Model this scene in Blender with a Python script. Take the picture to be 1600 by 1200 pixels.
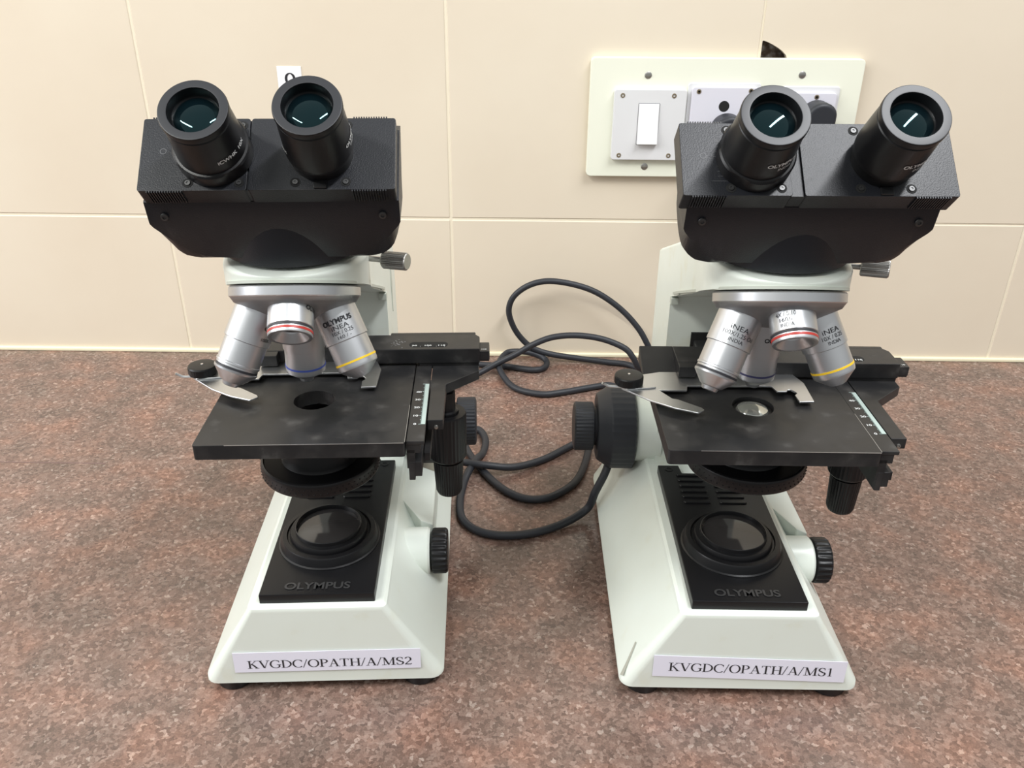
import bpy, bmesh, math, random
from math import sin, cos, pi, radians, sqrt
from mathutils import Vector, Matrix
random.seed(7)
S = bpy.context.scene
for o in list(bpy.data.objects): bpy.data.objects.remove(o)
COL = S.collection

# ------------------------------------------------------------------ camera
WALL_Y = 0.8776
TH, ROLL, YAW, CAM_H, FPX = 0.47373, 0.00701, -0.01219, 0.41263, 1312.3
fw = Vector((sin(YAW)*cos(TH), cos(YAW)*cos(TH), -sin(TH)))
rt0 = Vector((cos(YAW), -sin(YAW), 0)); up0 = rt0.cross(fw)
rt = cos(ROLL)*rt0 + sin(ROLL)*up0; up = -sin(ROLL)*rt0 + cos(ROLL)*up0
cam_d = bpy.data.cameras.new('camera'); cam = bpy.data.objects.new('camera', cam_d); COL.objects.link(cam)
cam_d.sensor_fit = 'HORIZONTAL'; cam_d.sensor_width = 36; cam_d.lens = FPX/1600*36
cam_d.clip_start = 0.01; cam_d.clip_end = 50
cam.matrix_world = Matrix(((rt.x, up.x, -fw.x, 0), (rt.y, up.y, -fw.y, 0), (rt.z, up.z, -fw.z, CAM_H), (0, 0, 0, 1)))
S.camera = cam

# ------------------------------------------------------------------ light
W = bpy.data.worlds.new('room'); S.world = W; W.use_nodes = True
wn = W.node_tree.nodes; wl = W.node_tree.links
bg = wn['Background']
tc = wn.new('ShaderNodeTexCoord'); sp = wn.new('ShaderNodeSeparateXYZ'); rmp = wn.new('ShaderNodeValToRGB')
mp = wn.new('ShaderNodeMapRange'); mp.inputs['From Min'].default_value = -1; mp.inputs['From Max'].default_value = 1
wl.new(tc.outputs['Generated'], sp.inputs[0]); wl.new(sp.outputs['Z'], mp.inputs['Value']); wl.new(mp.outputs[0], rmp.inputs[0])
cr = rmp.color_ramp
cr.elements[0].position = 0.30; cr.elements[0].color = (0.10, 0.095, 0.09, 1)
cr.elements[1].position = 0.75; cr.elements[1].color = (0.62, 0.64, 0.63, 1)
e = cr.elements.new(0.5); e.color = (0.33, 0.33, 0.33, 1)
wl.new(rmp.outputs[0], bg.inputs['Color']); bg.inputs['Strength'].default_value = 0.55

def area(name, loc, target, sx, sy, power, color):
    d = bpy.data.lights.new(name, 'AREA'); d.shape = 'RECTANGLE'; d.size = sx; d.size_y = sy; d.energy = power; d.color = color
    o = bpy.data.objects.new(name, d); COL.objects.link(o); o.location = loc
    o.rotation_euler = (Vector(target)-Vector(loc)).to_track_quat('-Z', 'Y').to_euler(); return o
area('window_light', (-1.7, 0.15, 0.95), (0, 0.55, 0.15), 1.0, 0.8, 10.5, (0.97, 0.98, 1.0))
area('tube_light', (-1.25, -0.55, 1.9), (-0.1, 0.6, 0.1), 1.2, 0.06, 15, (1.0, 1.0, 0.95))
area('tube_light', (0.70, 0.08, 1.75), (0.1, 0.5, 0.1), 1.2, 0.08, 16, (0.97, 0.98, 1.0))
S.view_settings.view_transform = 'Standard'; S.view_settings.look = 'None'
S.view_settings.gamma = 1; S.view_settings.use_curve_mapping = False
S.view_settings.exposure = 0.85

# ------------------------------------------------------------------ materials
def mat(name, col, rough=0.5, metal=0.0, **k):
    m = bpy.data.materials.new(name); m.use_nodes = True
    b = m.node_tree.nodes['Principled BSDF']
    b.inputs['Base Color'].default_value = (*col, 1); b.inputs['Roughness'].default_value = rough; b.inputs['Metallic'].default_value = metal
    for kk, v in k.items(): b.inputs[kk.replace('_', ' ')].default_value = v
    return m
def nodes(m): return m.node_tree.nodes, m.node_tree.links, m.node_tree.nodes['Principled BSDF']
def noise(m, scale, detail=3, coord='Object'):
    n, l, b = nodes(m); t = n.new('ShaderNodeTexCoord'); x = n.new('ShaderNodeTexNoise')
    x.inputs['Scale'].default_value = scale; x.inputs['Detail'].default_value = detail
    l.new(t.outputs[coord], x.inputs['Vector']); return x
def ramp(m, src, stops):
    n, l, b = nodes(m); r = n.new('ShaderNodeValToRGB'); c = r.color_ramp
    c.elements[0].position, c.elements[0].color = stops[0][0], (*stops[0][1], 1)
    c.elements[1].position, c.elements[1].color = stops[-1][0], (*stops[-1][1], 1)
    for p, q in stops[1:-1]:
        e = c.elements.new(p); e.color = (*q, 1)
    l.new(src, r.inputs[0]); return r
def bump(m, src, strength, dist):
    n, l, b = nodes(m); u = n.new('ShaderNodeBump'); u.inputs['Strength'].default_value = strength; u.inputs['Distance'].default_value = dist
    l.new(src, u.inputs['Height']); l.new(u.outputs[0], b.inputs['Normal'])

M = {}
M['tile'] = mat('cream_glazed_tile', (0.76, 0.66, 0.50), 0.22)
x = noise(M['tile'], 5, 4); r = ramp(M['tile'], x.outputs[0], [(0.3, (0.735, 0.64, 0.51)), (0.7, (0.775, 0.69, 0.56))])
M['tile'].node_tree.links.new(r.outputs[0], M['tile'].node_tree.nodes['Principled BSDF'].inputs['Base Color'])
x = noise(M['tile'], 60, 2); bump(M['tile'], x.outputs[0], 0.12, 0.001)
M['grout'] = mat('pale_grout', (0.84, 0.76, 0.60), 0.8)
x = noise(M['grout'], 300, 2); bump(M['grout'], x.outputs[0], 0.3, 0.0005)
M['caulk'] = mat('cream_sealant', (0.86, 0.80, 0.58), 0.5)
x = noise(M['caulk'], 60, 3); bump(M['caulk'], x.outputs[0], 0.5, 0.001)
M['rub'] = mat('grey_rub_mark', (0.42, 0.42, 0.36), 0.5)
M['seam'] = mat('dark_joint', (0.16, 0.10, 0.09), 0.5)
M['masonry'] = mat('dark_broken_masonry', (0.06, 0.045, 0.035), 0.9)
x = noise(M['masonry'], 110, 4); r = ramp(M['masonry'], x.outputs[0], [(0.35, (0.04, 0.025, 0.02)), (0.52, (0.14, 0.10, 0.08)), (0.66, (0.42, 0.40, 0.40))])
M['masonry'].node_tree.links.new(r.outputs[0], M['masonry'].node_tree.nodes['Principled BSDF'].inputs['Base Color'])

# granite: grains of several minerals
g = M['granite'] = mat('red_brown_granite', (0.3, 0.2, 0.17), 0.22)
n, l, b = nodes(g)
t = n.new('ShaderNodeTexCoord')
dn = n.new('ShaderNodeTexNoise'); dn.inputs['Scale'].default_value = 260; dn.inputs['Detail'].default_value = 2; l.new(t.outputs['Object'], dn.inputs['Vector'])
dm = n.new('ShaderNodeVectorMath'); dm.operation = 'MULTIPLY_ADD'; l.new(dn.outputs['Color'], dm.inputs[0]); dm.inputs[1].default_value = (0.005, 0.005, 0.005); l.new(t.outputs['Object'], dm.inputs[2])
v = n.new('ShaderNodeTexVoronoi'); v.inputs['Scale'].default_value = 420; l.new(dm.outputs[0], v.inputs['Vector'])
sx = n.new('ShaderNodeSeparateColor'); l.new(v.outputs['Color'], sx.inputs[0])
r = ramp(g, sx.outputs[0], [(0.0, (0.118, 0.076, 0.062)), (0.25, (0.153, 0.098, 0.078)), (0.5, (0.184, 0.117, 0.094)), (0.75, (0.214, 0.140, 0.113)), (0.95, (0.26, 0.180, 0.148)), (1.0, (0.34, 0.26, 0.22))])
big = n.new('ShaderNodeTexNoise'); big.inputs['Scale'].default_value = 28; big.inputs['Detail'].default_value = 4; l.new(t.outputs['Object'], big.inputs['Vector'])
r2 = ramp(g, big.outputs[0], [(0.35, (0.80, 0.85, 0.86)), (0.5, (1.0, 1.0, 1.0)), (0.68, (1.22, 1.06, 0.98))])
mx = n.new('ShaderNodeMix'); mx.data_type = 'RGBA'; mx.blend_type = 'MULTIPLY'; mx.inputs[0].default_value = 1.0
l.new(r.outputs[0], mx.inputs[6]); l.new(r2.outputs[0], mx.inputs[7])
fn = n.new('ShaderNodeTexNoise'); fn.inputs['Scale'].default_value = 900; l.new(t.outputs['Object'], fn.inputs['Vector'])
r3 = ramp(g, fn.outputs[0], [(0.35, (0.86, 0.86, 0.86)), (0.65, (1.14, 1.14, 1.14))])
mx2 = n.new('ShaderNodeMix'); mx2.data_type = 'RGBA'; mx2.blend_type = 'MULTIPLY'; mx2.inputs[0].default_value = 1.0
l.new(mx.outputs[2], mx2.inputs[6]); l.new(r3.outputs[0], mx2.inputs[7])
l.new(mx2.outputs[2], b.inputs['Base Color'])

w = M['white'] = mat('greenish_white_enamel', (0.74, 0.79, 0.72), 0.33)
x = noise(w, 45, 5); r = ramp(w, x.outputs[0], [(0.3, (0.75, 0.80, 0.74)), (0.62, (0.74, 0.785, 0.72)), (0.8, (0.70, 0.72, 0.61))])
w.node_tree.links.new(r.outputs[0], w.node_tree.nodes['Principled BSDF'].inputs['Base Color'])
x = noise(w, 900, 2); bump(w, x.outputs[0], 0.06, 0.0003)
M['bracket'] = mat('pale_grey_bracket', (0.50, 0.53, 0.47), 0.4)
k_ = M['black'] = mat('black_crackle_paint', (0.008, 0.009, 0.013), 0.42, Specular_IOR_Level=0.5)
x = noise(k_, 1600, 2); bump(k_, x.outputs[0], 0.35, 0.0003)
M['plastic'] = mat('black_plastic', (0.007, 0.007, 0.008), 0.36, Specular_IOR_Level=0.35)
M['rimrubber'] = mat('rim_rubber', (0.020, 0.021, 0.025), 0.42)
M['darkscrew'] = mat('dark_screw', (0.12, 0.12, 0.12), 0.45, 1.0)
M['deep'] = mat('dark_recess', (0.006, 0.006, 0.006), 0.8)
M['rubber'] = mat('grey_black_rubber', (0.024, 0.026, 0.032), 0.48, Specular_IOR_Level=0.4)
st = M['stage'] = mat('worn_black_stage', (0.025, 0.025, 0.027), 0.36, Specular_IOR_Level=0.35)
x = noise(st, 70, 6); r = ramp(st, x.outputs[0], [(0.45, (0.018, 0.018, 0.019)), (0.62, (0.028, 0.027, 0.027)), (0.78, (0.075, 0.073, 0.07))])
st.node_tree.links.new(r.outputs[0], st.node_tree.nodes['Principled BSDF'].inputs['Base Color'])
r2 = ramp(st, x.outputs[0], [(0.35, (0.28, 0.28, 0.28)), (0.7, (0.5, 0.5, 0.5))]); st.node_tree.links.new(r2.outputs[0], st.node_tree.nodes['Principled BSDF'].inputs['Roughness'])
M['worn_edge'] = mat('rubbed_bare_edge', (0.42, 0.42, 0.42), 0.35, 0.8)
M['scuff'] = mat('pale_scuff', (0.20, 0.20, 0.20), 0.6)
s_ = M['satin'] = mat('satin_chrome', (0.62, 0.63, 0.65), 0.37, 1.0)
M['satin_dull'] = mat('dull_turret_metal', (0.36, 0.37, 0.38), 0.42, 0.85)
M['clip'] = mat('brushed_steel_clip', (0.62, 0.63, 0.64), 0.36, 1.0)
M['bright'] = mat('bright_chrome', (0.85, 0.85, 0.86), 0.14, 1.0)
M['knurl'] = mat('knurled_steel', (0.42, 0.41, 0.39), 0.36, 1.0)
M['red'] = mat('red_band', (0.45, 0.03, 0.02), 0.4)
M['yellow'] = mat('yellow_band', (0.85, 0.55, 0.02), 0.4)
M['blue'] = mat('blue_band', (0.07, 0.12, 0.50), 0.4)
M['navy'] = mat('navy_band', (0.05, 0.05, 0.14), 0.4)
M['ink'] = mat('black_ink', (0.02, 0.02, 0.025), 0.5)
M['whiteink'] = mat('white_print', (0.72, 0.74, 0.74), 0.5)
M['greyink'] = mat('grey_engraving', (0.085, 0.085, 0.09), 0.5)
M['emboss'] = mat('embossed_black', (0.035, 0.035, 0.036), 0.3)
M['mint'] = mat('pale_scale_strip', (0.42, 0.52, 0.49), 0.4)
M['paper'] = mat('white_paper', (0.80, 0.79, 0.90), 0.6)
M['wallpaper_note'] = mat('white_note_paper', (0.90, 0.90, 0.92), 0.6)
M['board'] = mat('ivory_laminate', (0.84, 0.85, 0.72), 0.35)
M['switch'] = mat('white_plastic', (0.72, 0.72, 0.73), 0.3)
M['rocker'] = mat('bright_white_plastic', (0.86, 0.86, 0.86), 0.25)
M['socket'] = mat('cool_white_plastic', (0.70, 0.69, 0.76), 0.35)
M['gap'] = mat('grey_gap', (0.30, 0.30, 0.32), 0.6)
M['screw'] = mat('grey_screw', (0.45, 0.44, 0.42), 0.35, 1.0)
M['brass'] = mat('dull_brass_screw', (0.40, 0.33, 0.24), 0.4, 1.0)
lm = M['lens'] = mat('coated_eyepiece_glass', (0.002, 0.006, 0.008), 0.04)
lb = lm.node_tree.nodes['Principled BSDF']; lb.inputs['IOR'].default_value = 1.5
lb.inputs['Specular Tint'].default_value = (0.42, 0.82, 0.86, 1)
wm = M['window'] = mat('dark_glass_window', (0.03, 0.028, 0.028), 0.08); wm.node_tree.nodes['Principled BSDF'].inputs['IOR'].default_value = 1.55
M['condlens'] = mat('condenser_glass', (0.55, 0.56, 0.52), 0.12, 0.75)

# ------------------------------------------------------------------ mesh helpers
def link(name, bm, mats, parent=None, ang=32, smooth=True):
    me = bpy.data.meshes.new(name); bmesh.ops.remove_doubles(bm, verts=bm.verts, dist=1e-7)
    bmesh.ops.recalc_face_normals(bm, faces=bm.faces)
    bm.to_mesh(me); bm.free()
    if not isinstance(mats, (list, tuple)): mats = [mats]
    for m in mats: me.materials.append(M[m] if isinstance(m, str) else m)
    if smooth:
        me.polygons.foreach_set('use_smooth', [True]*len(me.polygons)); me.set_sharp_from_angle(angle=radians(ang))
    o = bpy.data.objects.new(name, me); COL.objects.link(o)
    if smooth and len(me.polygons) < 6000:
        wnm = o.modifiers.new('weighted_normals', 'WEIGHTED_NORMAL'); wnm.keep_sharp = True
    if parent: o.parent = parent
    return o
def tag(o, label=None, cat=None, group=None, kind=None):
    for k, v in (('label', label), ('category', cat), ('group', group), ('kind', kind)):
        if v: o[k] = v
    return o
def face(bm, vs, mi=0):
    try:
        f = bm.faces.new(vs); f.material_index = mi; return f
    except ValueError: return None
def bevel(bm, w, seg=2, ang=25, geom=None):
    es = [e for e in (geom or bm.edges) if e.is_valid and len(e.link_faces) == 2 and e.calc_face_angle(0) > radians(ang)]
    if es: bmesh.ops.bevel(bm, geom=es, offset=w, segments=seg, profile=0.5, affect='EDGES', clamp_overlap=True)
def add(dst, src, mi=None):          # append bmesh src to dst
    mp_ = {}
    for v_ in src.verts: mp_[v_] = dst.verts.new(v_.co)
    for f in src.faces:
        q = face(dst, [mp_[v_] for v_ in f.verts], f.material_index if mi is None else mi)
    src.free(); return dst
def box(x0, x1, y0, y1, z0, z1, bv=0.0, seg=2, mi=0):
    bm = bmesh.new(); v_ = [bm.verts.new((x, y, z)) for x in (x0, x1) for y in (y0, y1) for z in (z0, z1)]
    for q in ((0, 1, 3, 2), (4, 6, 7, 5), (0, 4, 5, 1), (2, 3, 7, 6), (0, 2, 6, 4), (1, 5, 7, 3)): face(bm, [v_[i] for i in q], mi)
    bmesh.ops.recalc_face_normals(bm, faces=bm.faces)
    if bv: bevel(bm, bv, seg)
    return bm
def prism(pts, z0, z1, bv=0, seg=2, mi=0, frame=None):   # polygon in XY extruded in Z; frame maps
    bm = bmesh.new(); a = [bm.verts.new((p[0], p[1], z0)) for p in pts]; c = [bm.verts.new((p[0], p[1], z1)) for p in pts]
    n_ = len(pts); face(bm, a[::-1], mi); face(bm, c, mi)
    for i in range(n_): face(bm, [a[i], a[(i+1) % n_], c[(i+1) % n_], c[i]], mi)
    bmesh.ops.recalc_face_normals(bm, faces=bm.faces)
    if bv: bevel(bm, bv, seg)
    if frame is not None: bmesh.ops.transform(bm, matrix=frame, verts=bm.verts)
    return bm
def frame(o, d, xref=(1, 0, 0)):      # matrix whose Z is d
    z = Vector(d).normalized(); x = Vector(xref)
    if abs(x.dot(z)) > .95: x = Vector((0, 0, 1))
    x = (x - x.dot(z)*z).normalized(); y = z.cross(x)
    return Matrix(((x.x, y.x, z.x, o[0]), (x.y, y.y, z.y, o[1]), (x.z, y.z, z.z, o[2]), (0, 0, 0, 1)))
def lathe(prof, o=(0, 0, 0), d=(0, 0, 1), n=48, teeth=0, amp=0, rows=(), flats=None, mats=None, fr=None):
    # prof: (s, r); r==0 closes with a fan; rows: indices that carry the teeth
    bm = bmesh.new(); F = fr if fr is not None else frame(o, d); rings = []
    for i, (s, r) in enumerate(prof):
        if r <= 1e-9: rings.append([bm.verts.new(F @ Vector((0, 0, s)))]); continue
        ring = []
        for k in range(n):
            a = 2*pi*k/n; rr = r
            if teeth and i in rows:
                ph = (k*teeth/n) % 1.0
                rr = r - amp*(0 if ph < 0.5 else 1)
            if flats and i in flats[1]:
                q = (a+0.3) % (2*pi/flats[0]) - pi/flats[0]; rr = min(r, r*0.955/cos(q) if abs(q) < pi/flats[0] else r)
            ring.append(bm.verts.new(F @ Vector((rr*cos(a), rr*sin(a), s))))
        rings.append(ring)
    for i in range(len(rings)-1):
        A, B = rings[i], rings[i+1]; mi = mats[i] if mats else 0
        if len(A) == 1 and len(B) == 1: continue
        for k in range(n):
            k2 = (k+1) % n
            if len(A) == 1: face(bm, [A[0], B[k], B[k2]], mi)
            elif len(B) == 1: face(bm, [A[k], A[k2], B[0]], mi)
            else: face(bm, [A[k], A[k2], B[k2], B[k]], mi)
    return bm
def rrect(x0, x1, y0, y1, r, n=5):
    p = []
    for cx, cy, a0 in ((x1-r, y1-r, 0), (x0+r, y1-r, pi/2), (x0+r, y0+r, pi), (x1-r, y0+r, 3*pi/2)):
        for i in range(n+1):
            a = a0+pi/2*i/n; p.append((cx+r*cos(a), cy+r*sin(a)))
    return p
def loft(rings, cap=True, mi=0):
    bm = bmesh.new(); R = [[bm.verts.new(p) for p in r_] for r_ in rings]; n_ = len(R[0])
    for i in range(len(R)-1):
        for k in range(n_): face(bm, [R[i][k], R[i][(k+1) % n_], R[i+1][(k+1) % n_], R[i+1][k]], mi)
    if cap: face(bm, R[0][::-1], mi); face(bm, R[-1], mi)
    return bm
def plate_hole(outer, hole, z0, z1, mi=0):
    bm = bmesh.new()
    def ring(pts, z): return [bm.verts.new((p[0], p[1], z)) for p in pts]
    for z in (z0, z1):
        a = ring(outer, z); h = ring(hole, z)
        es = [bm.edges.new((q[i], q[(i+1) % len(q)])) for q in (a, h) for i in range(len(q))]
        bmesh.ops.triangle_fill(bm, use_beauty=True, use_dissolve=False, edges=es)
        if z == z0: a0, h0 = a, h
    for q0, q1 in ((a0, a), (h0, h)):
        for i in range(len(q0)): j = (i+1) % len(q0); face(bm, [q0[i], q0[j], q1[j], q1[i]], mi)
    return bm
def circle(cx, cy, r, n=48): return [(cx+r*cos(2*pi*i/n), cy+r*sin(2*pi*i/n)) for i in range(n)]
def tube(pts, r, n=12, sub=8, cap=True):
    P = [Vector(p) for p in pts]; Q = []
    for i in range(len(P)-1):
        p0 = P[max(i-1, 0)]; p1 = P[i]; p2 = P[i+1]; p3 = P[min(i+2, len(P)-1)]
        for k in range(sub):
            t = k/sub; Q.append(0.5*((2*p1)+(p2-p0)*t+(2*p0-5*p1+4*p2-p3)*t*t+(3*p1-p0-3*p2+p3)*t**3))
    Q.append(P[-1]); bm = bmesh.new(); rings = []; nrm = None
    for i, q in enumerate(Q):
        d = (Q[min(i+1, len(Q)-1)]-Q[max(i-1, 0)]).normalized()
        if nrm is None: nrm = d.orthogonal().normalized()
        nrm = (nrm-nrm.dot(d)*d).normalized(); b_ = d.cross(nrm)
        rings.append([bm.verts.new(q+r*(cos(2*pi*k/n)*nrm+sin(2*pi*k/n)*b_)) for k in range(n)])
    for i in range(len(rings)-1):
        for k in range(n): face(bm, [rings[i][k], rings[i][(k+1) % n], rings[i+1][(k+1) % n], rings[i+1][k]])
    if cap: face(bm, rings[0][::-1]); face(bm, rings[-1])
    return bm

# ------------------------------------------------------------------ lettering
_tc = {}
def font2d(txt, bold=0.0):
    key = (txt, bold)
    if key not in _tc:
        c = bpy.data.curves.new('t', 'FONT'); c.body = txt; c.offset = bold; c.resolution_u = 4
        o = bpy.data.objects.new('t', c); COL.objects.link(o); bpy.context.view_layer.update()
        me = bpy.data.meshes.new_from_object(o.evaluated_get(bpy.context.evaluated_depsgraph_get()))
        vs = [(v_.co.x, v_.co.y) for v_ in me.vertices]; fs = [tuple(p.vertices) for p in me.polygons]
        bpy.data.objects.remove(o); bpy.data.meshes.remove(me); _tc[key] = (vs, fs)
    return _tc[key]
def fit(vs, w=None, h=None):        # scale so the ink box is w x h, centred
    xs = [p[0] for p in vs]; ys = [p[1] for p in vs]; W_ = max(xs)-min(xs); H_ = max(ys)-min(ys)
    sy = h/H_ if h else w/W_; sx = w/W_ if w else sy
    cx, cy = (max(xs)+min(xs))/2, (max(ys)+min(ys))/2
    return [((p[0]-cx)*sx, (p[1]-cy)*sy) for p in vs]
def text_on(bm, vs, fs, fn, mi=0):
    q = [bm.verts.new(fn(x, y)) for x, y in vs]
    for f in fs: face(bm, [q[i] for i in f], mi)
# stroke built serif capitals
TK, TN = 0.125, 0.045
def arc(cx, cy, rx, ry, a0, a1, n=14): return [(cx+rx*cos(radians(a0+(a1-a0)*i/n)), cy+ry*sin(radians(a0+(a1-a0)*i/n))) for i in range(n+1)]
def ser(x, y, w=0.16): return ('s', x, y, w)
G = {
 'K': (0.80, [('l', .17, 0, .17, 1, TK), ('l', .20, .42, .62, .98, TN), ('l', .34, .56, .68, .02, TK), ser(.17, 0), ser(.17, 1), ser(.62, 1, .14), ser(.68, 0, .15)]),
 'V': (0.80, [('l', .12, 1, .42, .02, TK), ('l', .70, 1, .42, .02, TN), ser(.12, 1), ser(.70, 1, .13)]),
 'G': (0.82, [('c', arc(.43, .5, .36, .50, 48, 318)), ('l', .70, .02+.1, .70, .42, TK*.9), ser(.68, .43, .15), ('l', .69, .72, .69, .95, TN)]),
 'D': (0.82, [('l', .17, 0, .17, 1, TK), ('c', arc(.22, .5, .50, .48, -90, 90)), ('h', .12, .30, .02), ('h', .12, .30, .98), ser(.12, 0, .10), ser(.12, 1, .10)]),
 'C': (0.76, [('c', arc(.43, .5, .36, .50, 45, 315)), ('l', .69, .70, .69, .95, TN)]),
 '/': (0.36, [('l', .02, -.04, .32, 1.04, TN*1.2)]),
 'O': (0.84, [('c', arc(.42, .5, .35, .49, 0, 360, 26))]),
 'P': (0.66, [('l', .17, 0, .17, 1, TK), ('c', arc(.27, .73, .30, .25, -90, 90)), ('h', .12, .30, .98), ('h', .17, .30, .48), ser(.17, 0), ser(.12, 1, .10)]),
 'A': (0.80, [('l', .12, 0, .40, 1, TN), ('l', .40, 1, .66, 0, TK), ('h', .20, .58, .36), ser(.12, 0, .13), ser(.66, 0, .16)]),
 'T': (0.72, [('l', .36, 0, .36, 1, TK), ('h', .05, .67, .97), ('l', .06, .78, .06, .98, TN), ('l', .66, .78, .66, .98, TN), ser(.36, 0)]),
 'H': (0.84, [('l', .17, 0, .17, 1, TK), ('l', .67, 0, .67, 1, TK), ('h', .17, .67, .50), ser(.17, 0), ser(.17, 1), ser(.67, 0), ser(.67, 1)]),
 'M': (1.02, [('l', .17, 0, .17, 1, TN), ('l', .19, .98, .50, .04, TK), ('l', .82, .98, .50, .04, TN), ('l', .84, 0, .84, 1, TK), ser(.17, 0), ser(.12, 1, .12), ser(.84, 0), ser(.88, 1, .12)]),
 'S': (0.62, [('c', arc(.30, .74, .21, .24, 35, 225, 12)), ('l', .14, .62, .46, .36, TK), ('c', arc(.30, .26, .23, .25, 45, -150, 12)), ('l', .49, .72, .49, .95, TN), ('l', .08, .05, .08, .30, TN)]),
 '2': (0.56, [('c', arc(.27, .70, .20, .28, 160, -35, 12)), ('l', .42, .56, .08, .06, TN*1.6), ('l', .05, .05, .50, .05, .10), ('l', .50, .05, .52, .18, TN)]),
 '1': (0.50, [('l', .27, 0, .27, .98, TK*.9), ('l', .10, .86, .27, .97, TN), ser(.27, 0, .15)]),
 '9': (0.56, [('c', arc(.27, .68, .20, .30, 0, 360, 22)), ('c', arc(.12, .55, .36, .53, 10, -70, 8))]),
}
def serif2d(txt):
    vs, fs = [], []; x0 = 0
    def quad(p):
        i = len(vs); vs.extend(p); fs.append((i, i+1, i+2, i+3))
    for ch in txt:
        adv, items = G[ch]
        for it in items:
            if it[0] == 'l':
                _, ax, ay, bx, by, wd = it; d = Vector((bx-ax, by-ay)); L = d.length
                # horizontal pen cut: keep ends flat in y for steep strokes
                hx = wd/2*L/abs(d.y) if abs(d.y) > 0.3*L else 0; hy = 0 if hx else wd/2
                quad([(x0+ax-hx, ay-hy), (x0+ax+hx, ay+hy) if not hx else (x0+ax+hx, ay), (x0+bx+hx, by+hy) if hx == 0 else (x0+bx+hx, by), (x0+bx-hx, by-hy)] if hx else
                     [(x0+ax, ay-hy), (x0+bx, by-hy), (x0+bx, by+hy), (x0+ax, ay+hy)])
            elif it[0] == 'h': quad([(x0+it[1], it[3]-TN/2), (x0+it[2], it[3]-TN/2), (x0+it[2], it[3]+TN/2), (x0+it[1], it[3]+TN/2)])
            elif it[0] == 's':
                y = it[2]; y0, y1 = (0, TN) if y < .2 else ((1-TN, 1) if y > .8 else (y-TN/2, y+TN/2))
                quad([(x0+it[1]-it[3], y0), (x0+it[1]+it[3], y0), (x0+it[1]+it[3], y1), (x0+it[1]-it[3], y1)])
            else:
                P = it[1]; pr = None
                for k in range(len(P)):
                    a = P[max(k-1, 0)]; b_ = P[min(k+1, len(P)-1)]; d = Vector((b_[0]-a[0], b_[1]-a[1])).normalized()
                    wd = TN+(TK-TN)*abs(d.y)**1.5; nx, ny = -d.y*wd/2, d.x*wd/2
                    cu = ((x0+P[k][0]+nx, P[k][1]+ny), (x0+P[k][0]-nx, P[k][1]-ny))
                    if pr: quad([pr[0], pr[1], cu[1], cu[0]])
                    pr = cu
        x0 += adv
    return vs, fs

# ================================================================== SETTING
T, TX, TZ = 0.305, -0.07704, 0.15995
GAP = 0.0011
bm = box(-1.75, 1.75, WALL_Y+0.0007, WALL_Y+0.12, -0.03, 1.07, mi=1)
# recess where the tile is broken away behind the switch board is cut out of the backing with a boolean-free frame
bm.free(); bm = bmesh.new()
hx0, hx1, hz0, hz1 = 0.2292, 0.262, 0.285, 0.342
for (a, b_, c, d) in ((-1.75, hx0, -0.03, 1.07), (hx1, 1.75, -0.03, 1.07), (hx0, hx1, -0.03, hz0), (hx0, hx1, hz1, 1.07)):
    add(bm, box(a, b_, WALL_Y+0.0007, WALL_Y+0.12, c, d), 1)
add(bm, box(hx0-.002, hx1+.002, WALL_Y+0.014, WALL_Y+0.016, hz0-.002, hz1+.002), 2)
hole = [(0.2285, 0.300), (0.2285, 0.3385), (0.2292, 0.3392), (0.2335, 0.3380), (0.2385, 0.3358), (0.2440, 0.3330), (0.2490, 0.3298), (0.2530, 0.3262), (0.2560, 0.3200), (0.2570, 0.300)]
FR = Matrix(((1, 0, 0, 0), (0, 0, -1, 0), (0, 1, 0, 0), (0, 0, 0, 1)))   # XY polygon -> XZ, Z -> -Y
for i in range(-6, 6):
    for (z0, z1) in ((-0.03, TZ), (TZ, TZ+T), (TZ+T, TZ+2*T), (TZ+2*T, 1.07)):
        x0, x1 = TX+i*T, TX+(i+1)*T
        if i == 1 and abs(z0-TZ) < 1e-6:
            q = plate_hole([(x0+GAP, z0+GAP), (x1-GAP, z0+GAP), (x1-GAP, z1-GAP), (x0+GAP*.3, z1-GAP)], [(p[0]+.0008, p[1]) for p in hole], -WALL_Y-0.008, -WALL_Y, 0)
            bmesh.ops.transform(q, matrix=FR, verts=q.verts); add(bm, q, 0)
        else:
            add(bm, box(x0+GAP, x1-GAP, WALL_Y, WALL_Y+0.008, z0+GAP, z1-GAP, 0.0012, 3), 0)
wall = link('wall_back', bm, ['tile', 'grout', 'masonry']); tag(wall, kind='structure')
bm = box(-1.75, 1.75, WALL_Y-0.0035, WALL_Y+0.001, 0.0, 0.0042, 0.0012, 2)
tag(link('trim_1', bm, 'caulk'), kind='structure')
bm = box(-1.75, 1.75, 0.12, WALL_Y+0.02, -0.03, 0.0, 0.002, 2)
tag(link('countertop', bm, 'granite'), 'speckled red-brown granite worktop running along the cream tiled wall', 'worktop')
bm = box(-.62, -.3748, .6366, .6380, -.0005, .00012); link('joint', bm, 'seam', bpy.data.objects['countertop'])

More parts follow.
